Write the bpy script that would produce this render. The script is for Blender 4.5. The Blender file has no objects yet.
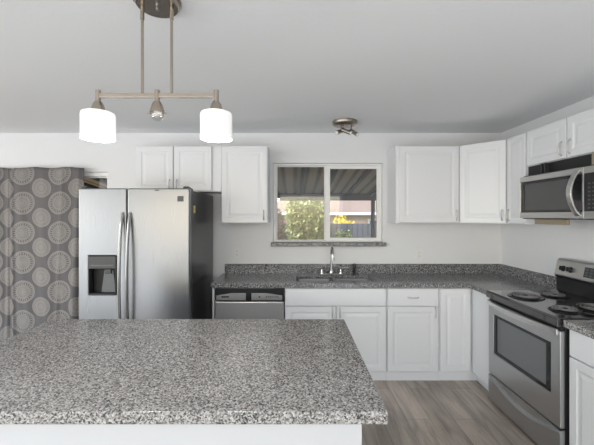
import bpy, bmesh, math, random
from mathutils import Vector, Matrix
PI = math.pi
S = bpy.context.scene
COL = S.collection
random.seed(7)

# ------------------------------------------------------------------ camera, world, lights, exposure
cam_d = bpy.data.cameras.new('camera'); cam = bpy.data.objects.new('camera', cam_d); COL.objects.link(cam)
cam.location = (0, 0, 1.536); cam.rotation_euler = (PI/2, 0, 0)
cam_d.sensor_width = 36; cam_d.lens = 36*336/594
cam_d.shift_x = 2/594; cam_d.shift_y = -6.5/594
cam_d.clip_start = 0.02; cam_d.clip_end = 200
S.camera = cam
S.view_settings.view_transform = 'Standard'; S.view_settings.look = 'None'
S.view_settings.gamma = 1; S.view_settings.use_curve_mapping = False
S.view_settings.exposure = 0.12

w = bpy.data.worlds.new('sky'); S.world = w; w.use_nodes = True
nt = w.node_tree; bg = nt.nodes['Background']
sky = nt.nodes.new('ShaderNodeTexSky'); sky.sky_type = 'NISHITA'
sky.sun_disc = False; sky.sun_elevation = math.radians(42); sky.sun_rotation = math.radians(200)
sky.air_density = 1.0; sky.dust_density = 2.0
nt.links.new(sky.outputs[0], bg.inputs[0]); bg.inputs[1].default_value = 0.56

def light(name, kind, loc, rot, energy, size=None, color=(1,1,1)):
    d = bpy.data.lights.new(name, kind); o = bpy.data.objects.new(name, d); COL.objects.link(o)
    o.location = loc; o.rotation_euler = rot; d.energy = energy; d.color = color
    if kind == 'AREA':
        d.shape = 'RECTANGLE'; d.size, d.size_y = size
    return o
sun = light('sun', 'SUN', (-3, 2, 12), (math.radians(48), 0, math.radians(-25)), 4.2, color=(1, .95, .87))
sun.data.angle = 0.01; sun.rotation_euler = Vector((.6, .25, -.75)).to_track_quat('-Z', 'Y').to_euler()
# added area lights stand in for daylight from unseen rear and left windows
light('rear_daylight_fill', 'AREA', (-1.9, -5.9, 1.3), (math.radians(90+3), 0, 0), 45, (7.6, 2.2), (.89, .955, 1))
light('left_daylight_fill', 'AREA', (-6.4, -1.9, 1.3), (math.radians(90+3), 0, -PI/2), 150, (7.6, 2.2), (.89, .955, 1))
# added upward fill near the floor behind the camera, brightens the ceiling
light('ceiling_uplight_fill', 'AREA', (-2.0, -3.1, .03), (PI, 0, 0), 205, (7.6, 5.2), (.91, .965, 1))

# ------------------------------------------------------------------ materials
def nodes(name):
    m = bpy.data.materials.new(name); m.use_nodes = True
    t = m.node_tree; b = t.nodes['Principled BSDF']
    return m, t, b
def mat(name, color, rough=.5, metal=0., spec=.5, emit=None, es=0, coat=0, noise=0, nscale=20, bump=0, bscale=200):
    m, t, b = nodes(name)
    b.inputs['Base Color'].default_value = (*color, 1); b.inputs['Roughness'].default_value = rough
    b.inputs['Metallic'].default_value = metal; b.inputs['Specular IOR Level'].default_value = spec
    b.inputs['Coat Weight'].default_value = coat
    if emit: b.inputs['Emission Color'].default_value = (*emit, 1); b.inputs['Emission Strength'].default_value = es
    tc = t.nodes.new('ShaderNodeTexCoord')
    if noise:
        n = t.nodes.new('ShaderNodeTexNoise'); n.inputs['Scale'].default_value = nscale; n.inputs['Detail'].default_value = 5
        t.links.new(tc.outputs['Object'], n.inputs['Vector'])
        r = t.nodes.new('ShaderNodeMapRange'); r.inputs[3].default_value = 1-noise; r.inputs[4].default_value = 1+noise
        t.links.new(n.outputs[0], r.inputs[0])
        v = t.nodes.new('ShaderNodeVectorMath'); v.operation = 'SCALE'; v.inputs[0].default_value = color
        t.links.new(r.outputs[0], v.inputs['Scale']); t.links.new(v.outputs[0], b.inputs['Base Color'])
    if bump:
        n = t.nodes.new('ShaderNodeTexNoise'); n.inputs['Scale'].default_value = bscale; n.inputs['Detail'].default_value = 3
        t.links.new(tc.outputs['Object'], n.inputs['Vector'])
        bp = t.nodes.new('ShaderNodeBump'); bp.inputs['Strength'].default_value = bump; bp.inputs['Distance'].default_value = .004
        t.links.new(n.outputs[0], bp.inputs['Height']); t.links.new(bp.outputs[0], b.inputs['Normal'])
    return m

def ramp(t, stops, interp='LINEAR'):
    r = t.nodes.new('ShaderNodeValToRGB'); r.color_ramp.interpolation = interp
    e = r.color_ramp.elements
    while len(e) < len(stops): e.new(.5)
    for i, (p, c) in enumerate(stops):
        e[i].position = p; e[i].color = (*c, 1)
    return r

def granite(name, sc=1.0, stops=None, rough=.16):
    m, t, b = nodes(name)
    tc = t.nodes.new('ShaderNodeTexCoord')
    ma = t.nodes.new('ShaderNodeMapping'); t.links.new(tc.outputs['Object'], ma.inputs[0])
    v1 = t.nodes.new('ShaderNodeTexVoronoi'); v1.inputs['Scale'].default_value = 150*sc; t.links.new(ma.outputs[0], v1.inputs[0])
    n1 = t.nodes.new('ShaderNodeTexNoise'); n1.inputs['Scale'].default_value = 95*sc; n1.inputs['Detail'].default_value = 2
    t.links.new(ma.outputs[0], n1.inputs[0])
    bw = t.nodes.new('ShaderNodeSeparateColor'); t.links.new(v1.outputs['Color'], bw.inputs[0])
    mx = t.nodes.new('ShaderNodeMath'); mx.operation = 'MULTIPLY_ADD'; mx.inputs[1].default_value = .5
    t.links.new(bw.outputs[0], mx.inputs[0])
    ml = t.nodes.new('ShaderNodeMath'); ml.operation = 'MULTIPLY'; ml.inputs[1].default_value = .55
    t.links.new(n1.outputs[0], ml.inputs[0]); t.links.new(ml.outputs[0], mx.inputs[2])
    r = ramp(t, stops or [(0.0, (.02, .02, .023)), (.30, (.04, .04, .043)), (.38, (.12, .116, .114)), (.50, (.235, .225, .215)),
                 (.64, (.355, .343, .332)), (.80, (.52, .515, .51))])
    t.links.new(mx.outputs[0], r.inputs[0]); t.links.new(r.outputs[0], b.inputs['Base Color'])
    b.inputs['Roughness'].default_value = rough; b.inputs['Specular IOR Level'].default_value = .5
    return m

def steel(name, color=(.55, .54, .53), rough=.3, axis=0, streak=.05):
    m, t, b = nodes(name)
    b.inputs['Metallic'].default_value = .95
    tc = t.nodes.new('ShaderNodeTexCoord'); ma = t.nodes.new('ShaderNodeMapping')
    s = [260, 260, 260]; s[axis] = 3; ma.inputs['Scale'].default_value = s
    t.links.new(tc.outputs['Object'], ma.inputs[0])
    n = t.nodes.new('ShaderNodeTexNoise'); n.inputs['Scale'].default_value = 1; n.inputs['Detail'].default_value = 3
    t.links.new(ma.outputs[0], n.inputs[0])
    r = t.nodes.new('ShaderNodeMapRange'); r.inputs[3].default_value = 1-streak; r.inputs[4].default_value = 1+streak
    t.links.new(n.outputs[0], r.inputs[0])
    v = t.nodes.new('ShaderNodeVectorMath'); v.operation = 'SCALE'; v.inputs[0].default_value = color
    t.links.new(r.outputs[0], v.inputs['Scale']); t.links.new(v.outputs[0], b.inputs['Base Color'])
    r2 = t.nodes.new('ShaderNodeMapRange'); r2.inputs[3].default_value = rough-.04; r2.inputs[4].default_value = rough+.06
    t.links.new(n.outputs[0], r2.inputs[0]); t.links.new(r2.outputs[0], b.inputs['Roughness'])
    return m

def glass_thin(name, gloss=.07, tint=(1, 1, 1)):
    m = bpy.data.materials.new(name); m.use_nodes = True; t = m.node_tree
    for n in list(t.nodes): t.nodes.remove(n)
    o = t.nodes.new('ShaderNodeOutputMaterial'); tr = t.nodes.new('ShaderNodeBsdfTransparent'); tr.inputs[0].default_value = (*tint, 1)
    g = t.nodes.new('ShaderNodeBsdfGlossy'); g.inputs['Roughness'].default_value = .02
    mx = t.nodes.new('ShaderNodeMixShader'); mx.inputs[0].default_value = gloss
    t.links.new(tr.outputs[0], mx.inputs[1]); t.links.new(g.outputs[0], mx.inputs[2]); t.links.new(mx.outputs[0], o.inputs[0])
    return m

def floor_mat():
    m, t, b = nodes('oak_plank_vinyl')
    tc = t.nodes.new('ShaderNodeTexCoord')
    ma = t.nodes.new('ShaderNodeMapping'); ma.inputs['Rotation'].default_value = (0, 0, PI/2); ma.inputs['Location'].default_value = (.1, .06, 0)
    t.links.new(tc.outputs['Object'], ma.inputs[0])
    br = t.nodes.new('ShaderNodeTexBrick'); br.inputs['Scale'].default_value = 1; br.inputs['Brick Width'].default_value = 1.22
    br.inputs['Row Height'].default_value = .18; br.inputs['Mortar Size'].default_value = .0012; br.inputs['Bias'].default_value = -.1
    br.offset = .37
    br.inputs['Color1'].default_value = (.34, .285, .24, 1); br.inputs['Color2'].default_value = (.43, .37, .32, 1)
    br.inputs['Mortar'].default_value = (.085, .07, .058, 1)
    t.links.new(ma.outputs[0], br.inputs[0])
    m2 = t.nodes.new('ShaderNodeMapping'); m2.inputs['Scale'].default_value = (14, 1.3, 1); t.links.new(tc.outputs['Object'], m2.inputs[0])
    n = t.nodes.new('ShaderNodeTexNoise'); n.inputs['Scale'].default_value = 1.6; n.inputs['Detail'].default_value = 8; n.inputs['Roughness'].default_value = .62
    n.inputs['Distortion'].default_value = .6
    t.links.new(m2.outputs[0], n.inputs[0])
    r = ramp(t, [(.28, (.55, .52, .50)), (.5, (.97, .97, .97)), (.72, (1.25, 1.24, 1.22))]); t.links.new(n.outputs[0], r.inputs[0])
    m3 = t.nodes.new('ShaderNodeMapping'); m3.inputs['Scale'].default_value = (2.2, .9, 1); t.links.new(tc.outputs['Object'], m3.inputs[0])
    n3 = t.nodes.new('ShaderNodeTexNoise'); n3.inputs['Scale'].default_value = 1.7; n3.inputs['Detail'].default_value = 3; t.links.new(m3.outputs[0], n3.inputs[0])
    r3 = ramp(t, [(.3, (.75, .75, .75)), (.7, (1.3, 1.3, 1.3))]); t.links.new(n3.outputs[0], r3.inputs[0])
    a = t.nodes.new('ShaderNodeMix'); a.data_type = 'RGBA'; a.blend_type = 'MULTIPLY'; a.inputs[0].default_value = 1; a.clamp_result = False
    t.links.new(br.outputs[0], a.inputs[6]); t.links.new(r.outputs[0], a.inputs[7])
    c = t.nodes.new('ShaderNodeMix'); c.data_type = 'RGBA'; c.blend_type = 'MULTIPLY'; c.inputs[0].default_value = 1
    t.links.new(a.outputs[2], c.inputs[6]); t.links.new(r3.outputs[0], c.inputs[7])
    t.links.new(c.outputs[2], b.inputs['Base Color']); b.inputs['Roughness'].default_value = .38
    return m

def curtain_mat(shift):
    m, t, b = nodes('medallion_fabric')
    N = t.nodes; L = t.links
    tc = N.new('ShaderNodeUVMap'); sp = N.new('ShaderNodeSeparateXYZ'); L.new(tc.outputs[0], sp.inputs[0])
    def M(op, a, bb=None, c=None):
        n = N.new('ShaderNodeMath'); n.operation = op
        for i, v in enumerate((a, bb, c)):
            if v is None: continue
            if isinstance(v, (int, float)): n.inputs[i].default_value = v
            else: L.new(v, n.inputs[i])
        return n.outputs[0]
    def lattice(x0, z0):
        u = M('SUBTRACT', M('FRACT', M('ADD', M('DIVIDE', M('SUBTRACT', sp.outputs[0], x0), .392), .5)), .5)
        v = M('SUBTRACT', M('FRACT', M('ADD', M('DIVIDE', M('SUBTRACT', sp.outputs[1], z0), .315), .5)), .5)
        x = M('MULTIPLY', u, .392); z = M('MULTIPLY', v, .315)
        r = M('SQRT', M('ADD', M('MULTIPLY', x, x), M('MULTIPLY', z, z)))
        return r, M('ARCTAN2', z, x)
    def band(r, a, c):  # 1 where a<r<c
        return M('MULTIPLY', M('GREATER_THAN', r, a), M('LESS_THAN', r, c))
    r1, an = lattice(-2.895+shift, 1.675)
    r2, an2 = lattice(-2.895+shift+.196, 1.675+.1575)
    disc = M('ADD', M('LESS_THAN', r1, .122), M('LESS_THAN', r2, .102))
    teeth = M('MULTIPLY', band(r1, .078, .1), M('GREATER_THAN', M('SINE', M('MULTIPLY', an, 24)), -.1))
    teeth2 = M('MULTIPLY', band(r2, .066, .078), M('GREATER_THAN', M('SINE', M('MULTIPLY', an2, 22)), .1))
    ring = M('ADD', band(r1, .104, .108), M('ADD', band(r1, .048, .053), M('ADD', band(r2, .034, .04), band(r2, .084, .088))))
    rad = M('MULTIPLY', band(r1, .018, .074), M('GREATER_THAN', M('SINE', M('MULTIPLY', an, 30)), .45))
    cut = M('MAXIMUM', teeth, M('MAXIMUM', M('MULTIPLY', teeth2, .6), M('MAXIMUM', M('MULTIPLY', ring, .5), M('MULTIPLY', rad, .35))))
    k = M('MULTIPLY', disc, M('SUBTRACT', 1, cut))
    n = N.new('ShaderNodeTexNoise'); n.inputs['Scale'].default_value = 60; L.new(tc.outputs[0], n.inputs[0])
    k2 = M('MULTIPLY', k, M('ADD', .75, M('MULTIPLY', n.outputs[0], .5)))
    mx = N.new('ShaderNodeMix'); mx.data_type = 'RGBA'; mx.inputs[6].default_value = (.088, .083, .087, 1); mx.inputs[7].default_value = (.215, .20, .19, 1)
    L.new(k2, mx.inputs[0]); L.new(mx.outputs[2], b.inputs['Base Color'])
    b.inputs['Roughness'].default_value = .6; b.inputs['Sheen Weight'].default_value = .1
    return m

def siding_mat(name, c1, c2, scale, axis, sharp=.5):
    m, t, b = nodes(name); tc = t.nodes.new('ShaderNodeTexCoord')
    wv = t.nodes.new('ShaderNodeTexWave'); wv.bands_direction = axis; wv.inputs['Scale'].default_value = scale; wv.inputs['Distortion'].default_value = .4
    t.links.new(tc.outputs['Object'], wv.inputs[0]); r = ramp(t, [(0, c1), (sharp, c2)]); t.links.new(wv.outputs['Fac'], r.inputs[0])
    t.links.new(r.outputs[0], b.inputs['Base Color']); b.inputs['Roughness'].default_value = .8
    return m

def leaf_mat(name, c1, c2, c3):
    m, t, b = nodes(name); tc = t.nodes.new('ShaderNodeTexCoord')
    n = t.nodes.new('ShaderNodeTexNoise'); n.inputs['Scale'].default_value = 9; n.inputs['Detail'].default_value = 9; n.inputs['Roughness'].default_value = .8; t.links.new(tc.outputs['Object'], n.inputs[0])
    r = ramp(t, [(.35, c1), (.5, c2), (.65, c3)]); t.links.new(n.outputs[0], r.inputs[0]); t.links.new(r.outputs[0], b.inputs['Base Color'])
    b.inputs['Roughness'].default_value = .6
    b.inputs['Transmission Weight'].default_value = 0
    return m

WALL = mat('wall_paint', (.76, .77, .785), .75, bump=.12, bscale=60)
CEIL = mat('ceiling_paint', (.84, .85, .86), .9, bump=.2, bscale=38)
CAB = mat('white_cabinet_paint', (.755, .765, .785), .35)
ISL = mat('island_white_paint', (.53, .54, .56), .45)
TRIM = mat('white_vinyl', (.82, .82, .81), .4)
FLOOR = floor_mat()
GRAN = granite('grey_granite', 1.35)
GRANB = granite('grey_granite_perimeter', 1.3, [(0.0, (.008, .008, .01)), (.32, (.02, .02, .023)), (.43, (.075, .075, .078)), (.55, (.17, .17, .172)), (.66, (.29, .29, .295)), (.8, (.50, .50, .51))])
STEEL_V = steel('brushed_steel_vertical', (.235, .245, .258), .28, 2, .03)
STEEL_H = steel('brushed_steel_horizontal', (.47, .475, .48), .3, 0, .015)
STEEL_R = steel('satin_steel', (.60, .60, .59), .28, 0, .03)
STEEL_S = steel('sink_steel', (.34, .34, .34), .3, 0, .02)
STEEL_M = steel('light_steel', (.52, .52, .51), .3, 0, .015)
STEEL_D = steel('dishwasher_steel', (.70, .70, .70), .36, 0, .04)
NICKEL = mat('brushed_nickel', (.43, .375, .315), .27, 1)
NICKEL_D = mat('dark_nickel', (.33, .29, .25), .3, 1)
CHROME = mat('chrome', (.55, .55, .55), .18, 1)
PULL = mat('satin_chrome_pull', (.58, .58, .58), .38, .8)
BLACK = mat('black_plastic', (.012, .012, .014), .3)
BLACKM = mat('matte_black', (.008, .008, .009), .6)
DKGREY = mat('dark_grey_plastic', (.03, .031, .034), .4)
GREYP = mat('mid_grey_plastic', (.09, .094, .10), .4)
SIDEBLK = mat('textured_black_steel', (.018, .018, .020), .22, bump=.15, bscale=300)
ENAMEL = mat('black_enamel', (.02, .02, .022), .10, spec=.7, coat=.6)
BGLASS = mat('black_glass', (.012, .012, .014), .06)
MGLASS = mat('dark_mesh_glass', (.065, .067, .068), .15)
GGLASS = mat('smoked_grey_glass', (.16, .168, .175), .12)
COIL = mat('coil_element', (.26, .25, .25), .35, .7)
DRIP = mat('drip_pan_black', (.025, .025, .026), .25, .5)
WOOD = mat('pale_wood', (.30, .25, .175), .6, noise=.15, nscale=30)
WHITE = mat('white_plastic', (.78, .78, .77), .35)
SLOT = mat('outlet_slot', (.02, .02, .02), .6)
SHADE = mat('frosted_glass_lit', (.7, .7, .69), .4, emit=(1, .975, .94), es=.40)
SHADEIN = mat('frosted_glass_lit_inner', (.9, .9, .88), .4, emit=(1, .95, .87), es=1.5)
BULBG = glass_thin('clear_bulb_glass', .22, (.95, .95, .93))
PANE = glass_thin('window_glass', .04, (.96, .97, .97))
YEL = mat('yellow_sticker', (.55, .42, .12), .5)
BADGE = mat('badge_dark', (.06, .06, .07), .4)
LENS = mat('spot_lens', (.75, .75, .75), .15)
CONC = mat('patio_concrete', (.42, .40, .37), .85, noise=.15, nscale=3)
GRASS = mat('lawn', (.10, .14, .045), .9, noise=.4, nscale=4)
PATIO = siding_mat('brown_corrugated_metal', (.19, .115, .055), (.50, .34, .19), 1.6, 'X')
PBEAM = mat('brown_beam_paint', (.085, .065, .045), .6)
FENCE = siding_mat('weathered_fence_boards', (.03, .033, .04), (.085, .09, .10), 2.2, 'X', .25)
BRICK = mat('tan_stucco', (.46, .33, .27), .9, noise=.1, nscale=3)
ROOF = mat('pinkish_shingles', (.20, .145, .115), .9, noise=.15, nscale=6)
FASC = mat('white_fascia', (.55, .55, .56), .6)
LEAF = leaf_mat('pale_green_leaves', (.03, .055, .015), (.26, .34, .09), (.85, .88, .55))
LEAFB = leaf_mat('blue_green_leaves', (.035, .05, .05), (.13, .165, .17), (.36, .42, .44))
LEAFY = leaf_mat('yellow_leaves', (.50, .40, .03), (.80, .62, .05), (.85, .75, .2))
BARK = mat('bark', (.09, .065, .045), .9, noise=.3, nscale=12)

# ------------------------------------------------------------------ mesh helpers
def link(name, bm, m, parent=None, bevel=0, smooth=False, seg=2, mods=None):
    bmesh.ops.remove_doubles(bm, verts=bm.verts, dist=1e-6)
    bmesh.ops.recalc_face_normals(bm, faces=bm.faces)
    me = bpy.data.meshes.new(name); bm.to_mesh(me); bm.free()
    if isinstance(m, (list, tuple)):
        for k in m: me.materials.append(k)
    else: me.materials.append(m)
    if smooth:
        for p in me.polygons: p.use_smooth = True
    o = bpy.data.objects.new(name, me); COL.objects.link(o)
    if parent: o.parent = parent
    if bevel:
        md = o.modifiers.new('bevel', 'BEVEL'); md.width = bevel; md.segments = seg; md.limit_method = 'ANGLE'; md.angle_limit = math.radians(40)
    if smooth:
        try:
            sm = o.modifiers.new('edges', 'EDGE_SPLIT'); sm.split_angle = math.radians(38)
        except Exception: pass
    return o
def B(): return bmesh.new()
def box(bm, a, b, mi=0):
    x0, y0, z0 = a; x1, y1, z1 = b
    v = [bm.verts.new(p) for p in ((x0,y0,z0),(x1,y0,z0),(x1,y1,z0),(x0,y1,z0),(x0,y0,z1),(x1,y0,z1),(x1,y1,z1),(x0,y1,z1))]
    for f in ((0,3,2,1),(4,5,6,7),(0,1,5,4),(1,2,6,5),(2,3,7,6),(3,0,4,7)):
        fc = bm.faces.new([v[i] for i in f]); fc.material_index = mi
    return bm
def bx(a, b): return box(B(), a, b)
def frame_basis(d):
    d = Vector(d).normalized(); u = Vector((0,0,1)) if abs(d.z) < .9 else Vector((1,0,0))
    x = d.cross(u).normalized(); y = x.cross(d).normalized()
    return x, y
def tube(bm, pts, r, n=10, caps=True, flat=None, mi=0):
    """swept tube; r number or list; flat=(a,b) gives elliptical section"""
    pts = [Vector(p) for p in pts]; rings = []; px = None
    for i, p in enumerate(pts):
        d = (pts[min(i+1, len(pts)-1)] - pts[max(i-1, 0)]).normalized()
        if px is None: x, y = frame_basis(d)
        else:
            x = (px - d*px.dot(d)).normalized(); y = x.cross(d).normalized()
        px = x
        rr = r[i] if isinstance(r, (list, tuple)) else r
        a, b = (rr, rr) if not flat else flat
        rings.append([bm.verts.new(p + x*math.cos(2*PI*k/n)*a + y*math.sin(2*PI*k/n)*b) for k in range(n)])
    for i in range(len(rings)-1):
        for k in range(n):
            f = bm.faces.new((rings[i][k], rings[i][(k+1)%n], rings[i+1][(k+1)%n], rings[i+1][k])); f.material_index = mi
    if caps:
        f = bm.faces.new(rings[0]); f.material_index = mi; f = bm.faces.new(rings[-1]); f.material_index = mi
    return bm
def lathe(bm, prof, c=(0,0,0), n=32, axis='Z', closed=False, mi=0, scale=(1,1)):
    """prof: list of (radius, height)"""
    c = Vector(c); rings = []
    for r, h in prof:
        if r < 1e-6:
            p = {'Z': Vector((0,0,h)), 'Y': Vector((0,h,0)), 'X': Vector((h,0,0))}[axis]
            rings.append([bm.verts.new(c+p)]); continue
        ring = []
        for k in range(n):
            a = 2*PI*k/n; u, v = r*math.cos(a)*scale[0], r*math.sin(a)*scale[1]
            p = {'Z': Vector((u,v,h)), 'Y': Vector((u,h,v)), 'X': Vector((h,u,v))}[axis]
            ring.append(bm.verts.new(c+p))
        rings.append(ring)
    if closed: rings.append(rings[0])
    for i in range(len(rings)-1):
        a, b = rings[i], rings[i+1]
        for k in range(n):
            k2 = (k+1) % n
            if len(a) == 1 and len(b) == 1: continue
            vs = (a[0], b[k2], b[k]) if len(a) == 1 else ((a[k], a[k2], b[0]) if len(b) == 1 else (a[k], a[k2], b[k2], b[k]))
            try: f = bm.faces.new(vs); f.material_index = mi
            except ValueError: pass
    return bm
def prism(bm, poly, x0, x1, axis='X', mi=0):
    """poly of 2D points; axis X -> (y,z); axis Z -> (x,y); axis Y -> (x,z)"""
    def P(p, t):
        return {'X': (t, p[0], p[1]), 'Z': (p[0], p[1], t), 'Y': (p[0], t, p[1])}[axis]
    a = [bm.verts.new(P(p, x0)) for p in poly]; b = [bm.verts.new(P(p, x1)) for p in poly]
    n = len(poly)
    for f in [bm.faces.new(a), bm.faces.new(b)] + [bm.faces.new((a[i], a[(i+1)%n], b[(i+1)%n], b[i])) for i in range(n)]:
        f.material_index = mi
    return bm
def cells(us, vs, empty, t0, t1, plane='XY'):
    """grid slab with holes: us, vs breakpoints; empty(i,j) True = hole; extruded from t0 to t1"""
    bm = B(); V = {}
    def P(i, j, k):
        if (i, j, k) not in V:
            u, v, t = us[i], vs[j], (t0, t1)[k]
            V[i, j, k] = bm.verts.new({'XY': (u, v, t), 'XZ': (u, t, v), 'YZ': (t, u, v)}[plane])
        return V[i, j, k]
    nu, nv = len(us)-1, len(vs)-1
    full = lambda i, j: 0 <= i < nu and 0 <= j < nv and not empty(i, j)
    for i in range(nu):
        for j in range(nv):
            if not full(i, j): continue
            for k in (0, 1): bm.faces.new((P(i,j,k), P(i+1,j,k), P(i+1,j+1,k), P(i,j+1,k)))
            for (di, dj, e) in ((-1,0,((i,j),(i,j+1))), (1,0,((i+1,j),(i+1,j+1))), (0,-1,((i,j),(i+1,j))), (0,1,((i,j+1),(i+1,j+1)))):
                if not full(i+di, j+dj):
                    (a, b), (c, d) = e; bm.faces.new((P(a,b,0), P(c,d,0), P(c,d,1), P(a,b,1)))
    return bm
def thing(name, label, cat, loc=(0,0,0), rz=0, group=None):
    o = bpy.data.objects.new(name, None); COL.objects.link(o); o.empty_display_size = .1
    o.location = loc; o.rotation_euler = (0, 0, rz); o['label'] = label; o['category'] = cat
    if group: o['group'] = group
    return o
def tag(o, label, cat, group=None):
    o['label'] = label; o['category'] = cat
    if group: o['group'] = group
    return o
def struct(o): o['kind'] = 'structure'; return o

# ------------------------------------------------------------------ the room
D0, XR, XL, H, YR = 3.664, 2.246, -6.5, 2.44, -6.0
struct(link('floor', bx((XL-.15, YR-.15, -.1), (XR+.15, D0+.14, 0)), FLOOR))
struct(link('ceiling', bx((XL-.15, YR-.15, H), (XR+.15, D0+.14, H+.12)), CEIL))
us = [XL-.15, -3.95, -2.04, -.24, .955, XR+.15]; vs = [0, 1.25, 2.016, 2.114, H]
def hole_back(i, j):
    return (i == 1 and j <= 1) or (i == 3 and j in (1, 2))
struct(link('wall_back', cells(us, vs, hole_back, D0, D0+.14, 'XZ'), WALL))
struct(link('wall_right', bx((XR, YR, 0), (XR+.15, D0, H)), WALL))
struct(link('wall_left', cells([YR, -4.6, 2.4, D0], [0, .58, 2.32, H], lambda i, j: i == 1 and j == 1, XL-.15, XL, 'YZ'), WALL))
struct(link('wall_rear', cells([XL-.15, -5.4, -2.2, -1.4, 1.8, XR+.15], [0, .58, 2.32, H], lambda i, j: i in (1, 3) and j == 1, YR-.15, YR, 'XZ'), WALL))

# kitchen window
W = struct(thing('window_1', 'white vinyl sliding kitchen window above the sink', 'window', (0, 0, 0))); del W['label']; del W['category']
X0, X1, Z0, Z1 = -.24, .955, 1.25, 2.114
def rectframe(x0, x1, z0, z1, l, r, b, t, y0, y1):
    return cells([x0, x0+l, x1-r, x1], [z0, z0+b, z1-t, z1], lambda i, j: i == 1 and j == 1, y0, y1, 'XZ')
link('window_frame', rectframe(X0+.002, X1-.002, Z0+.002, Z1-.002, .028, .028, .012, .022, D0+.03, D0+.11), TRIM, W, .003)
fs = link('fixed_sash', rectframe(X0+.03, .36, Z0+.012, Z1-.022, .014, .036, .010, .010, D0+.075, D0+.1), TRIM, W, .002)
link('glass_pane', bx((X0+.044, D0+.085, Z0+.022), (.324, D0+.089, Z1-.032)), PANE, fs)
ss = link('sliding_sash', rectframe(.335, X1-.022, Z0+.012, Z1-.024, .052, .030, .034, .034, D0+.042, D0+.07), TRIM, W, .003)
link('glass_pane', bx((.387, D0+.054, Z0+.046), (X1-.052, D0+.058, Z1-.058)), PANE, ss)
link('window_sill', bx((-.262, D0-.05, 1.208), (.985, D0+.03, 1.25)), GRANB, W, .004)

# patio door behind the curtain
Dr = struct(thing('door_1', '', '', (0, 0, 0))); del Dr['label']; del Dr['category']
link('door_frame', rectframe(-3.948, -2.042, .002, 2.014, .045, .012, .03, .045, D0+.01, D0+.13), TRIM, Dr, .003)
sl = link('sliding_panel', rectframe(-3.03, -2.056, .035, 1.967, .06, .010, .06, .012, D0+.03, D0+.06), TRIM, Dr, .003)
link('glass_pane', bx((-2.97, D0+.043, .095), (-2.068, D0+.047, 1.952)), PANE, sl)
fx = link('fixed_panel', rectframe(-3.9, -2.98, .035, 1.962, .05, .05, .06, .02, D0+.07, D0+.10), TRIM, Dr, .003)
link('glass_pane', bx((-3.85, D0+.083, .095), (-3.03, D0+.087, 1.942)), PANE, fx)

# ------------------------------------------------------------------ cabinets
def door_bm(x0, x1, z0, z1, y=0., t=.02, panel=True):
    """raised panel door whose front is at y (facing -Y)"""
    bm = B()
    s = .05 if min(x1-x0, z1-z0) > .25 else .03
    if panel:
        loops = [(0, t), (0, .003), (.003, 0), (s, 0), (s+.007, .004), (s+.014, .005), (s+.022, .005), (s+.04, .001)]
    else:
        loops = [(0, t), (0, .004), (.004, 0)]
    rings = []
    for ins, dy in loops:
        rings.append([bm.verts.new((a, y+dy, b)) for a, b in ((x0+ins, z0+ins), (x1-ins, z0+ins), (x1-ins, z1-ins), (x0+ins, z1-ins))])
    for i in range(len(rings)-1):
        for k in range(4): bm.faces.new((rings[i][k], rings[i][(k+1)%4], rings[i+1][(k+1)%4], rings[i+1][k]))
    bm.faces.new(rings[0]); bm.faces.new(rings[-1])
    return bm
def pull(x, z, y, parent, vertical=True, L=.096):
    """arched bar pull fixed to a face at y"""
    bm = B(); pts = []
    n = 10
    for i in range(n+1):
        a = i/n; s = (a-.5)*L; o = .006 + .022*math.sin(PI*a)**.55
        pts.append((x, y-o, z+s) if vertical else (x+s, y-o, z))
    pts = [((x, y+.0005, z-.5*L) if vertical else (x-.5*L, y+.0005, z))] + pts + [((x, y+.0005, z+.5*L) if vertical else (x+.5*L, y+.0005, z))]
    tube(bm, pts, .0052, 8)
    return link('handle', bm, PULL, parent, smooth=True)
def cabinet(name, label, x0, x1, z0, z1, depth, loc, rz, doors, drawers=(), toe=0., group=None, body_poly=None, hollow=False):
    """local frame: front of face frame at y=0, doors in front of it (-Y)"""
    t = thing(name, label, 'cabinet', loc, rz, group)
    if body_poly: bm = prism(B(), body_poly, z0, z1, 'Z')
    elif hollow: bm = box(cells([x0, x0+.018, x1-.018, x1], [0, .03, depth-.012, depth], lambda i, j: i == 1 and j == 1, z0+toe, z1, 'XY'), (x0+.018, .03, z0+toe), (x1-.018, depth-.012, z0+toe+.018))
    else: bm = bx((x0, 0, z0+toe), (x1, depth, z1))
    link('body', bm, CAB, t, .0015)
    if toe: link('toe_kick', bx((x0, .004, 0), (x1, .02, toe)), CAB, t)
    for (a, b, c, d, hx, hz) in doors:
        dd = link('door', door_bm(a, b, c, d, -.0205), CAB, t)
        if hx is not None: pull(hx, hz, -.0205, dd)
    for (a, b, c, d, hh) in drawers:
        dd = link('drawer', door_bm(a, b, c, d, -.0205, panel=False), CAB, t)
        if hh: pull((a+b)/2, (c+d)/2, -.0205, dd, False)
    return t
FB = 3.135   # front of the back base run
ZT = .869
cabinet('sink_base_cabinet', 'wide white double-door base cabinet under the sink, with a plain false drawer front', -.095, .852, 0, ZT, .50, (0, FB, 0), 0,
        [(-.088, .376, .093, .695, .345, .64), (.386, .845, .093, .695, .415, .64)], [(-.088, .845, .702, .862, False)], .088, hollow=True)
cabinet('drawer_base_cabinet', 'white base cabinet with one drawer over one door, right of the sink cabinet', .854, 1.338, 0, ZT, .50, (0, FB, 0), 0,
        [(.861, 1.328, .093, .695, 1.298, .64)], [(.861, 1.328, .702, .862, True)], .088)
cb = cabinet('corner_base_cabinet', 'white blind corner base cabinet with a full-height door and no handle', 1.34, XR-.001, 0, ZT, .50, (0, FB, 0), 0,
        [(1.348, 1.628, .093, .862, None, None)], (), .088)
link('return_panel', bx((1.662, -.345, .088), (1.68, -.002, ZT)), CAB, cb, .0015)
link('return_panel_door', bx((1.642, -.338, .093), (1.661, -.022, .862)), CAB, cb, .003)
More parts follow.
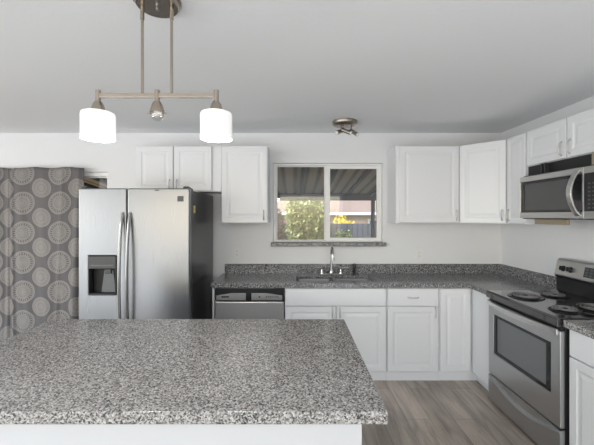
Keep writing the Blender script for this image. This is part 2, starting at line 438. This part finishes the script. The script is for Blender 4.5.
link('return_toe_kick', bx((1.70, -.345, 0), (1.715, .0, .088)), CAB, cb)
ep = link('end_panel', bx((-.768, FB-.012, 0), (-.750, D0-.004, ZT)), CAB, None, .0015)
tag(ep, 'narrow white end panel between refrigerator and dishwasher', 'panel')
# right of the range; local x runs toward the camera
RX = 1.66
cabinet('right_base_cabinet', 'white base cabinet nearest the camera, right of the range, partly cut by the frame', 0, .60, 0, ZT, XR-RX-.003, (RX, 2.018, 0), -PI/2,
        [(.008, .592, .093, .695, .545, .64)], [(.008, .592, .702, .862, True)], .088)

# wall cabinets
FU = 3.354; ZB, ZU = 1.465, 2.236
cabinet('fridge_wall_cabinet', 'short white two-door wall cabinet above the refrigerator', -1.585, -.822, 1.78, ZU, .308, (0, FU, 0), 0,
        [(-1.576, -1.212, 1.788, ZU-.006, -1.243, 1.85), (-1.200, -.830, 1.788, ZU-.006, -1.17, 1.85)])
fp = link('filler_panel', bx((-.820, FU, 1.78), (-.736, D0-.002, ZU)), CAB, None, .0015)
tag(fp, 'plain white filler panel between the two left wall cabinets', 'panel')
cabinet('wall_cabinet', 'tall white single-door wall cabinet left of the window', -.734, -.272, ZB, ZU, .308, (0, FU, 0), 0,
        [(-.728, -.278, ZB+.006, ZU-.006, -.31, ZB+.08)])
cabinet('wall_cabinet', 'white single-door wall cabinet just right of the window', 1.005, 1.634, ZB, ZU, .308, (0, FU, 0), 0,
        [(1.04, 1.628, ZB+.006, ZU-.006, 1.598, ZB+.08)])
dx, dy = 1.936-1.636, 3.054-FU; dl = math.hypot(dx, dy); ang = math.atan2(dy, dx)
def loc2(px, py):
    vx, vy = px-1.636, py-FU
    return (vx*math.cos(-ang)-vy*math.sin(-ang), vx*math.sin(-ang)+vy*math.cos(-ang))
poly = [loc2(*p) for p in ((1.637, FU), (1.935, 3.056), (XR-.002, 3.056), (XR-.002, D0-.002), (1.637, D0-.002))]
cabinet('corner_wall_cabinet', 'white diagonal corner wall cabinet with one door', 0, dl, ZB, ZU, 0, (1.636, FU, 0), ang,
        [(.012, dl-.012, ZB+.006, ZU-.006, dl-.042, ZB+.08)], body_poly=poly)
cabinet('wall_cabinet', 'narrow white wall cabinet between corner cabinet and microwave', 0, .262, ZB, ZU, .307, (1.936, 3.052, 0), -PI/2,
        [(.02, .255, ZB+.006, ZU-.006, .045, ZB+.08)])
cabinet('microwave_wall_cabinet', 'short white two-door wall cabinet above the microwave', 0, .83, 1.942, ZU, .307, (1.936, 2.787, 0), -PI/2,
        [(.008, .411, 1.948, ZU-.006, .378, 2.02), (.419, .822, 1.948, ZU-.006, .452, 2.02)])

# ------------------------------------------------------------------ countertops
us = [-.78, .015, .375, .405, .765, 1.61, XR-.021]; vs = [2.789, 3.10, 3.20, 3.50, D0-.021]
def hl(i, j):
    if j == 0: return i < 5
    return j == 2 and i in (1, 3)
ct = thing('countertop', 'dark grey speckled granite worktop along the back wall and around the corner', 'countertop', (0, 0, 0))
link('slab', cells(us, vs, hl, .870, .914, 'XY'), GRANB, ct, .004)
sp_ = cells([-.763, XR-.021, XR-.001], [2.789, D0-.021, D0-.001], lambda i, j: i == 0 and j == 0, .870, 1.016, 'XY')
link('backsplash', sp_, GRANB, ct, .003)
rc = thing('countertop', 'short speckled granite worktop right of the range at the frame edge', 'countertop', (0, 0, 0))
link('slab', bx((1.61, 1.40, .870), (XR-.021, 2.018, .914)), GRAN, rc, .004)
link('backsplash', bx((XR-.0205, 1.40, .870), (XR-.001, 2.018, 1.016)), GRAN, rc, .003)
it = link('island_countertop', bx((-1.467, 1.067, .872), (.297, 2.03, .914)), GRAN, None, .005)
tag(it, 'large light grey speckled granite top of the kitchen island in the foreground', 'countertop')
isl = thing('island_cabinet', 'plain white kitchen island base beneath the large granite top', 'island', (0, 0, 0))
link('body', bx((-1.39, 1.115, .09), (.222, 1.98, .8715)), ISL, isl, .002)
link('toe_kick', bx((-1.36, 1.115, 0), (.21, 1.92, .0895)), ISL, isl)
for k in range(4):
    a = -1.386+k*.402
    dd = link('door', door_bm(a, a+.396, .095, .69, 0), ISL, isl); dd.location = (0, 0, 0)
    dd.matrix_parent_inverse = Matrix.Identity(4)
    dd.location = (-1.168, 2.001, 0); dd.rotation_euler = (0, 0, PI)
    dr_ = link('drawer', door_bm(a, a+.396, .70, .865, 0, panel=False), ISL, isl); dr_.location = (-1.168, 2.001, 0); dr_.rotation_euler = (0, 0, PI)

# sink
sk = thing('kitchen_sink', 'stainless double-bowl undermount sink below the window', 'sink', (0, 0, 0))
def bowl(x0, x1, y0, y1, z0, z1):
    bm = B(); R = []
    for ins, z in ((0, z1), (.002, z1-.02), (.010, z0+.03), (.035, z0)):
        ring = []
        r = .04
        for (cx, cy, a0) in ((x1-ins-r, y1-ins-r, 0), (x0+ins+r, y1-ins-r, 90), (x0+ins+r, y0+ins+r, 180), (x1-ins-r, y0+ins+r, 270)):
            for k in range(6):
                a = math.radians(a0+k*18); ring.append(bm.verts.new((cx+r*math.cos(a), cy+r*math.sin(a), z)))
        R.append(ring)
    n = len(R[0])
    for i in range(len(R)-1):
        for k in range(n): bm.faces.new((R[i][k], R[i][(k+1)%n], R[i+1][(k+1)%n], R[i+1][k]))
    bm.faces.new(R[-1])
    return bm
for a, b in ((.016, .374), (.406, .764)):
    o = link('bowl', bowl(a, b, 3.201, 3.499, .70, .886), STEEL_S, sk, smooth=True)
    md = o.modifiers.new('s', 'SOLIDIFY'); md.thickness = -.0008
    link('drain', lathe(B(), [(0, .004), (.025, .003), (.04, .0055), (.042, .002), (.042, -.03), (0, -.03)], ((a+b)/2, 3.37, .702)), CHROME, o, smooth=True)

# faucet
fa = thing('kitchen_faucet', 'tall gooseneck kitchen faucet with two lever handles behind the sink', 'faucet', (.385, 3.565, .9145))
link('base_plate', bx((-.125, -.022, 0), (.125, .022, .012)), CHROME, fa, .008)
bm = B(); lathe(bm, [(0, .0), (.024, .0), (.024, .03), (.016, .045), (.0125, .06), (0, .06)], (0, 0, .012))
pts = [(0, 0, .06)] + [(0, 0, .06+.03*k) for k in range(1, 6)] + [(0, -.075+.075*math.cos(math.radians(a)), .215+.075*math.sin(math.radians(a))) for a in range(0, 181, 15)] + [(0, -.15, .17)]
tube(bm, pts, .0115, 12); lathe(bm, [(.0118, 0), (.0145, 0), (.0145, .03), (.0118, .03)], (0, -.15, .165), 16, closed=True)
link('spout', bm, CHROME, fa, smooth=True)
for sx in (-.1, .1):
    bm = B(); lathe(bm, [(0, 0), (.022, 0), (.02, .02), (.012, .035), (.012, .055), (.014, .06), (0, .066)], (sx, 0, .012), 20)
    tube(bm, [(sx, 0, .066), (sx*1.35, -.004, .07), (sx*1.85, -.01, .076)], [.008, .0065, .005], 8)
    link('lever_handle', bm, CHROME, fa, smooth=True)
spr = link('side_sprayer', tube(lathe(B(), [(0, 0), (.022, 0), (.022, .008), (.015, .014), (.013, .05), (.017, .075), (.017, .10), (.012, .118), (0, .12)], (0, 0, 0), 18), [(0, 0, .105), (0, -.02, .118)], .007, 8), BLACK, None, smooth=True)
spr.location = (.628, 3.555, .9145); tag(spr, 'dark side spray nozzle standing right of the faucet', 'sprayer')

# dishwasher
dw = thing('dishwasher', 'stainless dishwasher with black control strip, under the counter left of the sink', 'dishwasher', (0, 0, 0))
link('tub', bx((-.744, 3.14, .02), (-.102, 3.64, .866)), DKGREY, dw)
link('door_panel', bx((-.741, 3.106, .10), (-.105, 3.139, .742)), STEEL_D, dw, .006)
cp = link('control_panel', bx((-.741, 3.110, .745), (-.105, 3.139, .866)), BLACK, dw, .004)
bm = B()
for a, b in ((-.728, -.455), (-.402, -.118)):
    prism(bm, [(a, .757), (b, .757), (b, .800 if b > -.3 else .818), (b if b < -.3 else a+.14, .822), (a if a > -.5 else b-.14, .822), (a, .818 if a > -.5 else .800)], 3.104, 3.111, 'Y')
link('trim_inlay', bm, STEEL_R, cp, .001)
for a, b in [(-.27+k*.018, -.262+k*.018) for k in range(7)] + [(-.68, -.61), (-.335, -.32)]:
    link('button', bx((a, 3.102, .783), (b, 3.1045, .795)), DKGREY, cp)
link('toe_panel', bx((-.741, 3.15, 0), (-.105, 3.165, .019)), BLACK, dw)

# ------------------------------------------------------------------ refrigerator
fr = thing('refrigerator', 'stainless side-by-side refrigerator with dark sides and dispenser in the left door', 'refrigerator', (0, 0, 0))
link('case', bx((-1.772, 2.832, .03), (-.872, 3.575, 1.752)), SIDEBLK, fr, .004)
link('base_grille', bx((-1.76, 2.80, .0), (-.885, 3.5, .0295)), BLACK, fr)
def fdoor(x0, x1, hole=None):
    z0, z1, y0, y1 = .045, 1.764, 2.758, 2.828
    if hole:
        a, b, c, d = hole
        return cells([x0, a, b, x1], [z0, c, d, z1], lambda i, j: i == 1 and j == 1, y0, y1, 'XZ')
    return bx((x0, y0, z0), (x1, y1, z1))
fz = link('freezer_door', fdoor(-1.779, -1.385, (-1.696, -1.468, .888, 1.208)), STEEL_V, fr, .010, seg=3)
fd = link('refrigerator_door', fdoor(-1.377, -.869), STEEL_V, fr, .010, seg=3)
link('hinge_cover', prism(B(), [(2.775, 1.7525), (2.93, 1.7525), (2.91, 1.772), (2.80, 1.784), (2.775, 1.778)], -.925, -.885), BLACK, fr, .003)
link('hinge_cover', prism(B(), [(2.775, 1.7525), (2.93, 1.7525), (2.91, 1.772), (2.80, 1.784), (2.775, 1.778)], -1.765, -1.725), BLACK, fr, .003)
dp = link('dispenser', rectframe(-1.6955, -1.4685, .8885, 1.2075, .008, .008, .012, .105, 2.752, 2.80), DKGREY, fz, .004)
link('dispenser_recess', cells([-1.69, -1.688, -1.476, -1.474], [.89, .9, 1.104, 1.11], lambda i, j: False, 2.822, 2.826, 'XZ'), BLACKM, dp)
link('paddle', prism(B(), [(-1.60, .905), (-1.48, .905), (-1.50, 1.09), (-1.575, 1.09)], 2.775, 2.80, 'Y'), GREYP, dp, .004)
link('control_strip', bx((-1.672, 2.749, 1.125), (-1.49, 2.7525, 1.136)), GREYP, dp)
link('nozzle', bx((-1.565, 2.762, 1.06), (-1.512, 2.78, 1.10)), DKGREY, dp, .004)
for cx, par in ((-1.412, fz), (-1.350, fd)):
    pts = []
    for i in range(25):
        a = i/24; z = .42+1.14*a
        pts.append((cx, 2.756-.062*math.sin(PI*a)**.6, z))
    tube(bm := B(), pts, .01, 12, flat=(.019, .011))
    link('handle', bm, STEEL_R, par, smooth=True)
link('badge', bx((-.965, 2.7555, 1.655), (-.915, 2.7585, 1.70)), BADGE, fd)
link('brand_badge', bx((-1.15, 2.7555, 1.742), (-1.115, 2.7585, 1.752)), BADGE, fd)
link('sticker', bx((-.8725, 2.885, 1.56), (-.8705, 2.935, 1.625)), YEL, fr)

# ------------------------------------------------------------------ range
RG = thing('electric_range', 'stainless electric coil range with black cooktop against the right wall', 'range', (1.60, 2.782, 0), -PI/2)
Wd = .757
link('case', bx((.003, .032, .03), (Wd-.003, .615, .893)), BLACK, RG, .002)
tp = link('cooktop', prism(B(), [(-.018, .868), (-.018, .912), (-.006, .922), (.50, .922), (.545, .935), (.56, .935), (.56, .894), (.03, .894), (.01, .868)], 0, Wd), ENAMEL, RG, .003)
def burner(x, y, r):
    b = thing('burner', '', ''); del b['label']; del b['category']; b.parent = RG
    b.location = (x, y, .922)
    pan = link('drip_pan', lathe(B(), [(.02, .001), (r*.55, .0005), (r+.004, .003), (r+.014, .007), (r+.022, .001)], n=40), DRIP, b, smooth=True)
    bm = B(); pts = []
    n = 150; turns = 3.6 if r > .08 else 2.8
    for i in range(n+1):
        a = i/n; R_ = .022+(r-.022)*a; th = a*turns*2*PI
        pts.append((R_*math.cos(th), R_*math.sin(th), .0135))
    tube(bm, pts, .0052, 6); link('coil', bm, COIL, b, smooth=True)
    bm = B()
    for k in range(3):
        th = k*2*PI/3+.4; tube(bm, [(0, 0, .0065), (r*.98*math.cos(th), r*.98*math.sin(th), .0065)], .003, 6)
    lathe(bm, [(0, .018), (.012, .018), (.014, .006), (0, .006)], n=16)
    link('coil_support', bm, DRIP, b)
for (x, y, r) in ((.235, .15, .098), (.21, .39, .072), (.60, .155, .072), (.575, .375, .098)): burner(x, y, r)
bm = cells([.004, .072, .679, Wd-.004], [.25, .43, .745, .838], lambda i, j: i == 1 and j == 1, 0, .031, 'XZ')
od = link('oven_door', bm, STEEL_H, RG, .004)
link('window_surround', rectframe(.0725, .6785, .4305, .7445, .035, .045, .022, .022, .004, .028), BGLASS, od, .003)
link('window_glass', bx((.108, .010, .453), (.633, .014, .722)), GGLASS, od)
bm = B(); n = 24
F = [[], [], [], []]
for i in range(n+1):
    a = i/n; x = .012+(Wd-.024)*a; o = -.016-.038*math.sin(PI*a)**.8
    for q, (yy, zz) in enumerate(((o, .812), (o, .848), (o+.013, .852), (o+.013, .808))): F[q].append(bm.verts.new((x, yy, zz)))
for i in range(n):
    for q in range(4): bm.faces.new((F[q][i], F[q][i+1], F[(q+1)%4][i+1], F[(q+1)%4][i]))
bm.faces.new([F[q][0] for q in range(4)]); bm.faces.new([F[q][n] for q in range(4)])
box(bm, (.014, -.010, .815), (.03, .001, .842)); box(bm, (Wd-.03, -.010, .815), (Wd-.014, .001, .842))
link('handle', bm, STEEL_R, od, .003)
link('door_vent', bx((.01, .006, .8385), (Wd-.01, .031, .8675)), BLACKM, RG)
# drawer with a curved scoop under its lip
bm = B(); n = 28; top = []; mid = []; low = []; bot = []
rows = []
for i in range(n+1):
    a = i/n; x = .004+(Wd-.008)*a; sc = math.sin(PI*a)
    zc = .222-.075*sc
    rows.append([(x, .0, .03), (x, .0, zc-.002), (x, .0-.004, zc+.004), (x, .018*min(1, sc*2)+.002, zc+.012+.006*sc), (x, .010*min(1, sc*2), .236), (x, .030, .238), (x, .030, .03)])
G = [[bm.verts.new(p) for p in r] for r in rows]
for i in range(n):
    for q in range(7): bm.faces.new((G[i][q], G[i+1][q], G[i+1][(q+1)%7], G[i][(q+1)%7]))
bm.faces.new(G[0]); bm.faces.new(G[-1])
link('storage_drawer', bm, STEEL_H, RG)
link('kick_plate', bx((.02, .06, 0), (Wd-.02, .3, .0295)), BLACKM, RG)
# backguard
bgd = link('backguard', prism(B(), [(.561, .90), (.561, 1.035), (.545, 1.045), (.548, 1.052), (.635, 1.052), (.635, .90)], .0, Wd), BLACK, RG, .006)
cs = link('control_console', prism(B(), [(.540, 1.053), (.568, 1.175), (.580, 1.192), (.635, 1.192), (.635, 1.053)], .0, Wd), STEEL_M, RG, .010, seg=3)
def onface(z): return .540+(z-1.053)/(1.175-1.053)*.028
for kx in (.085, .155, .60, .67):
    bm = B(); lathe(bm, [(0, -.026), (.016, -.024), (.019, -.004), (.024, 0), (0, 0)], (0, 0, 0), 24, 'Y')
    box(bm, (-.004, -.032, -.017), (.004, -.022, .017))
    o = link('knob', bm, BLACK, cs, smooth=True); o.location = (kx, onface(1.115)-.001, 1.115); o.rotation_euler = (math.radians(-13), 0, 0)
o = link('keypad', bx((-.12, -.003, -.038), (.12, .001, .038)), DKGREY, cs, .001); o.location = (.40, onface(1.118), 1.118); o.rotation_euler = (math.radians(-13), 0, 0)
bm = B()
for i in range(6):
    for j in range(3): box(bm, (-.108+i*.038, -.005, -.03+j*.022), (-.084+i*.038, -.003, -.016+j*.022))
bb = link('keypad_button', bm, GREYP, o, .001)

# ------------------------------------------------------------------ microwave
MW = thing('microwave', 'stainless over-the-range microwave mounted under the right wall cabinets', 'microwave', (1.862, 2.782, 0), -PI/2)
z0, z1 = 1.518, 1.853
link('case', bx((.003, .035, z0+.002), (.797, .378, z1)), DKGREY, MW, .002)
dr = link('door', cells([0, .007, .600, .615], [z0, z0+.046, z1-.042, z1], lambda i, j: i == 1 and j == 1, 0, .034, 'XZ'), STEEL_M, MW, .004)
link('window_surround', rectframe(.0075, .5995, z0+.0465, z1-.0425, .031, .08, .016, .018, .004, .03), BGLASS, dr, .002)
link('window_glass', bx((.039, .012, z0+.063), (.5195, .016, z1-.061)), MGLASS, dr)
pn = link('control_panel', cells([.617, .63, .79, .80], [z0, z0+.046, z1-.042, z1], lambda i, j: False, 0, .034, 'XZ'), STEEL_M, MW, .004)
kp = link('keypad', bx((.619, -.002, z0+.047), (.797, .002, z1-.043)), BLACK, pn, .002)
bm = B()
for i in range(4):
    for j in range(7): box(bm, (.65+i*.032, -.004, z0+.065+j*.026), (.668+i*.032, -.0018, z0+.073+j*.026))
link('keypad_button', bm, GREYP, kp)
bm = B(); n = 20; F = [[], [], [], []]
for i in range(n+1):
    a = i/n; z = z0+.018+(z1-z0-.03)*a; o = -.004-.062*math.sin(PI*a)**.8
    for q, (xx, yy) in enumerate(((.552, o), (.592, o), (.592, o+.012), (.552, o+.012))): F[q].append(bm.verts.new((xx, yy, z)))
for i in range(n):
    for q in range(4): bm.faces.new((F[q][i], F[q][i+1], F[(q+1)%4][i+1], F[(q+1)%4][i]))
bm.faces.new([F[q][0] for q in range(4)]); bm.faces.new([F[q][n] for q in range(4)])
link('handle', bm, STEEL_R, dr, .003)
vt = link('vent_housing', cells([.015, .785], [z1+.0005, 1.940], lambda i, j: False, .06, .37, 'XZ'), BLACKM, MW)
bm = B()
box(bm, (.015, .02, z1+.0005), (.785, .06, z1+.008)); box(bm, (.20, .025, z1+.008), (.212, .06, 1.938)); box(bm, (.235, .025, z1+.008), (.243, .06, 1.938))
link('vent_divider', bm, DKGREY, vt)
link('vent_block', bx((.65, .02, z1+.0005), (.785, .059, 1.940)), WOOD, vt)
link('underside_block', bx((.115, .04, 1.472), (.435, .06, 1.5115)), WOOD, MW, .002)
link('underside_plate', bx((.01, .02, z0-.006), (.79, .37, z0+.0015)), DKGREY, MW)

# ------------------------------------------------------------------ pendant light over the island
PX, PY = -.574, 1.40
pl = thing('island_pendant_light', 'brushed nickel three-lamp bar pendant with two white shades, hung over the island', 'pendant lamp', (PX, PY, 0))
link('canopy', lathe(B(), [(0, 2.408), (.082, 2.408), (.085, 2.412), (.088, 2.424), (.097, 2.428), (.097, 2.4395), (0, 2.4395)], n=48, scale=(1, 1)), NICKEL, pl, smooth=True)
link('canopy_finial', lathe(B(), [(0, 2.392), (.006, 2.394), (.007, 2.402), (.004, 2.4075), (0, 2.4075)], n=16), CHROME, pl, smooth=True)
for sx in (-.062, .060):
    bm = B(); tube(bm, [(sx, 0, 2.048), (sx, 0, 2.409)], .0058, 12); lathe(bm, [(.0058, 0), (.008, 0), (.008, .05), (.0058, .05)], (sx, 0, 2.355), 12, closed=True)
    link('rod', bm, NICKEL, pl, smooth=True)
link('cross_bar', bx((-.243, -.006, 2.028), (.243, .006, 2.047)), NICKEL, pl, .002)
def holder(x, par):
    bm = B(); tube(bm, [(x, 0, 2.012), (x, 0, 2.060)], .0105, 14)
    lathe(bm, [(0, 2.0125), (.014, 2.012), (.021, 2.0), (.029, 1.972), (.0295, 1.966), (.027, 1.966), (.02, 1.99), (0, 1.99)], (x, 0, 0), 28)
    return link('lamp_holder', bm, NICKEL, par, smooth=True)
for x, rot in ((-.246, 0), (.246, 0)):
    holder(x, pl)
    R1, HH = .065, .112
    bm = B(); lathe(bm, [(.028, 0), (R1-.012, 0), (R1-.003, -.004), (R1, -.012), (R1, -HH), (R1-.004, -HH), (R1-.004, -.012), (.028, -.004)], n=48, closed=True)
    for f in bm.faces:
        c = f.calc_center_median()
        if math.hypot(c.x, c.y) < R1-.002 and c.z < -.003: f.material_index = 1
    sh = link('lamp_shade', bm, [SHADE, SHADEIN], pl, smooth=True); sh.location = (x, 0, 1.968); sh.rotation_euler = (0, math.radians(rot), 0)
    sh['label'] = 'lit white frosted drum shade'
    link('bulb', lathe(B(), [(0, -.085), (.018, -.08), (.028, -.062), (.026, -.045), (.013, -.022), (.012, 0), (0, 0)], n=20), SHADEIN, sh, smooth=True)
holder(0, pl)
for lx in (-.246, .246):
    lo = light('lamp_light', 'POINT', (PX+lx, PY, 1.845), (0, 0, 0), 6.5, color=(1, .95, .88)); lo.data.shadow_soft_size = .05
    lo.parent = pl; lo.matrix_parent_inverse = Matrix.Translation((-PX, -PY, 0))
bl = link('bulb', lathe(B(), [(0, -.052), (.014, -.049), (.024, -.038), (.027, -.025), (.023, -.01), (.013, .004), (0, .004)], (0, 0, 1.985), n=24), BULBG, pl, smooth=True)
bl['label'] = 'clear unlit bare bulb'
link('bulb_cap', lathe(B(), [(0, 0), (.012, 0), (.012, .02), (0, .02)], (0, 0, 1.972), 16), WHITE, pl, smooth=True)
link('shade_screw', bx((-.038, -.004, 1.961), (-.026, .004, 1.968)), NICKEL_D, pl); link('shade_screw', bx((.026, -.004, 1.961), (.038, .004, 1.968)), NICKEL_D, pl)

# ceiling spotlight
CSX, CSY = .475, 3.21
cl = thing('ceiling_spotlight', 'bronze round ceiling fixture with three swivel spot heads near the window', 'ceiling light', (CSX, CSY, 0))
link('canopy', lathe(B(), [(0, 2.392), (.085, 2.394), (.110, 2.403), (.118, 2.415), (.118, 2.4395), (0, 2.4395)], n=40), NICKEL_D, cl, smooth=True)
for (bx_, by_, dxx, dyy, dzz, L_) in ((-.035, -.02, -.80, -.45, -.42, .075), (-.02, -.05, .80, -.35, -.42, .095), (.062, -.02, .74, -.35, -.60, .085)):
    base = Vector((bx_, by_, 2.393)); el = base+Vector((0, 0, -.05)); dr3 = Vector((dxx, dyy, dzz)).normalized()
    bm = B(); tube(bm, [base, el], .006, 10)
    hs = el - dr3*.02
    tube(bm, [hs, hs+dr3*.006, hs+dr3*(L_*.7), hs+dr3*L_], [.012, .017, .018, .021], 18)
    hd = link('spot_head', bm, NICKEL_D, cl, smooth=True)
    bm = B(); tube(bm, [hs+dr3*(L_-.006), hs+dr3*(L_+.008), hs+dr3*(L_+.012)], [.0185, .0185, .012], 18)
    link('lens', bm, LENS, hd, smooth=True)

# outlets
def outlet(x, z, label):
    o = thing('wall_outlet', label, 'outlet', (x, D0-.0005, z))
    pl_ = link('cover_plate', bx((-.035, -.006, -.057), (.035, 0, .057)), WHITE, o, .003)
    for s in (-.02, .02):
        sk_ = link('socket', bx((-.017, -.008, s-.014), (.017, -.0055, s+.014)), WHITE, o, .002)
        bm = B(); box(bm, (-.008, -.0088, s-.004), (-.006, -.0078, s+.006)); box(bm, (.005, -.0088, s-.004), (.007, -.0078, s+.005)); box(bm, (-.002, -.0088, s-.011), (.002, -.0078, s-.008))
        link('socket_slot', bm, SLOT, sk_)
outlet(-.63, 1.135, 'white duplex outlet on the back wall left of the sink window')
outlet(1.355, 1.12, 'white duplex outlet on the back wall right of the sink window')

# ------------------------------------------------------------------ curtains over the patio door
def curtain(x0, x1, label, shift, folds, seed, yo=.05):
    rnd = random.Random(seed); bm = B(); nx, nz = 90, 60
    uvl = bm.loops.layers.uv.new('UVMap'); V = []
    for j in range(nz+1):
        v = j/nz; z = .012+(2.052-.012)*v; row = []
        for i in range(nx+1):
            u = i/nx; x = x0+(x1-x0)*u
            amp = .010+.016*(1-v)
            y = D0-yo
            for (p, wd, a, sl) in folds:
                d = (u-p-sl*(1-v))/wd; y += -a*(.4+.6*(1-v*.5))*math.exp(-d*d)
            y += amp*.35*math.sin(u*21+v*2.2)+amp*.3*math.sin(u*9-v*3.1+1)+amp*.16*math.sin(u*47+v*9)*math.sin(v*13+u*5)
            zz = z-(.006*math.sin(u*14)+.010*(u < .06))*v
            xx = x-(.06*(1-v)*(u > .9)*(u-.9)*10 if x1 > -2.5 else 0)
            row.append((bm.verts.new((xx, min(y, D0-.012 if yo < .06 else D0-.07), zz)), (x, z)))
        V.append(row)
    for j in range(nz):
        for i in range(nx):
            q = (V[j][i], V[j][i+1], V[j+1][i+1], V[j+1][i])
            f = bm.faces.new([p[0] for p in q])
            for lp, p in zip(f.loops, q): lp[uvl].uv = p[1]
    o = link('curtain', bm, curtain_mat(shift), None, smooth=True)
    md = o.modifiers.new('thick', 'SOLIDIFY'); md.thickness = .003; md.offset = 1
    return tag(o, label, 'curtain')
curtain(-3.9, -3.005, 'grey curtain panel with round medallions at the left frame edge', .03, [(.93, .03, .03, -.02), (.8, .04, .02, .05), (.5, .05, .03, 0)], 1)
curtain(-3.035, -2.238, 'grey curtain panel with round medallions beside the refrigerator', 0, [(.03, .02, .02, .02), (.93, .05, .03, -.1), (.72, .03, .012, -.12)], 2, .092)

# ------------------------------------------------------------------ outside
def outside(o): return struct(o)
outside(link('patio_slab', bx((-7, D0+.141, -.3), (6, 7.6, -.12)), CONC))
outside(link('lawn', bx((-30, 7.6, -.5), (30, 40, -.35)), GRASS))
pc = thing('patio_cover', 'brown metal patio cover sloping out from the house above the window', 'patio cover', (0, 0, 0))
YA, YB, ZA, ZB2 = D0+.16, 7.2, 2.36, 1.97
def zc(y): return ZA+(ZB2-ZA)*(y-YA)/(YB-YA)
link('roof_panel', prism(B(), [(YA, ZA+.06), (YB+.1, zc(YB+.1)+.06), (YB+.1, zc(YB+.1)+.11), (YA, ZA+.11)], -5, 5), PATIO, pc)
for k in range(17):
    x = -3.9+k*.5
    link('rafter', prism(B(), [(YA, ZA), (YB, ZB2), (YB, ZB2+.059), (YA, ZA+.059)], x, x+.05), PBEAM, pc)
link('front_beam', bx((-5, YB+.001, ZB2-.10), (5, YB+.09, ZB2+.045)), PBEAM, pc)
for x in (-3.0, 1.62):
    link('post', bx((x, YB-.09, -.12), (x+.07, YB-.02, ZB2-.101)), PBEAM, pc)
link('wall_ledger', bx((-5, YA-.015, ZA-.1), (5, YA-.002, ZA+.11)), PBEAM, pc)
fe = thing('board_fence', 'weathered grey vertical board fence across the yard', 'fence', (0, 9.2, 0))
link('board_panel', bx((-9, 0, -.35), (9, .025, 1.33)), FENCE, fe)
for x in (-6, -3.6, -1.2, 1.2, 3.6, 6): link('fence_post', bx((x, .026, -.35), (x+.09, .11, 1.28)), PBEAM, fe)
hs = thing('neighbour_house', 'tan neighbouring house with pinkish roof beyond the fence', 'house', (0, 0, 0))
link('wall', bx((-12, 16, -.35), (12, 23, 1.575)), BRICK, hs)
link('roof', prism(B(), [(15.4, 1.58), (19.5, 3.4), (23.6, 1.58)], -12.5, 12.5), ROOF, hs)
link('fascia', bx((-12.5, 15.33, 1.58), (12.5, 15.39, 1.70)), FASC, hs)
wn = link('window', bx((3.45, 15.93, .75), (4.15, 15.999, 1.40)), FASC, hs)
link('pane', bx((3.55, 15.92, .83), (4.05, 15.929, 1.32)), DKGREY, wn)
hs2 = None
def shrub(name, label, loc, rx, ry, rz, m, n, leaf, seed, trunk=True, cat='shrub', shell=.55):
    rnd = random.Random(seed); t = thing(name, label, cat, loc); bm = B()
    blobs = [(rnd.uniform(-.45, .45)*rx, rnd.uniform(-.45, .45)*ry, rnd.uniform(-.5, .5)*rz+rz, rnd.uniform(.45, .65)) for _ in range(9)]
    for _ in range(n):
        bxx, byy, bz, br = rnd.choice(blobs)
        d = Vector((rnd.gauss(0, 1), rnd.gauss(0, 1), rnd.gauss(0, 1))).normalized()*(shell+(1-shell)*rnd.random())
        c = Vector((bxx+d.x*rx*br, byy+d.y*ry*br, bz+d.z*rz*br))
        if c.z < .02: c.z = .02+rnd.random()*.2
        a = Vector((rnd.gauss(0, 1), rnd.gauss(0, 1), rnd.gauss(0, 1))).normalized()
        b_ = a.cross(Vector((rnd.random(), rnd.random(), rnd.random()))).normalized()
        s = leaf*rnd.uniform(.6, 1.3)
        q = [bm.verts.new(c+a*s), bm.verts.new(c+b_*s*.45), bm.verts.new(c-a*s), bm.verts.new(c-b_*s*.45)]
        bm.faces.new(q)
    me = bpy.data.meshes.new('foliage'); bm.to_mesh(me); bm.free(); me.materials.append(m)
    o = bpy.data.objects.new('foliage', me); COL.objects.link(o); o.parent = t
    bm = B()
    for k in range(5):
        a = k*1.3; e = Vector((rx*.4*math.cos(a), ry*.4*math.sin(a), rz*1.2))
        tube(bm, [(0.02*k, 0, 0), e*.4+Vector((0, 0, .1)), e], [.03, .02, .008], 6)
    link('stem', bm, BARK, t, smooth=True)
    return t
shrub('leafy_shrub', 'large pale green leafy shrub filling the left window pane', (.27, 8.42, -.35), .70, .34, 1.44, LEAF, 7000, .062, 3)
shrub('leafy_shrub', 'blue-green shrub at the left edge of the window view', (-.60, 7.72, -.35), .46, .22, 1.22, LEAFB, 4500, .055, 4)
shrub('leafy_shrub', 'yellow flowering bush behind the fence in the right window pane', (1.50, 10.2, -.35), .52, .4, .93, LEAFY, 5000, .05, 5)
shrub('leafy_shrub', 'low green shrub in front of the fence in the right window pane', (1.27, 8.62, -.35), .34, .26, .84, LEAF, 3500, .04, 6)
shrub('leafy_shrub', 'green shrub past the patio post at the right window edge', (2.35, 8.6, -.35), .28, .4, .9, LEAF, 2500, .04, 8)
shrub('garden_tree', 'dark leafy tree seen through the gap beside the curtain', (-5.2, 7.7, -.35), 1.0, .6, 1.6, LEAFB, 6000, .07, 9, cat='tree')
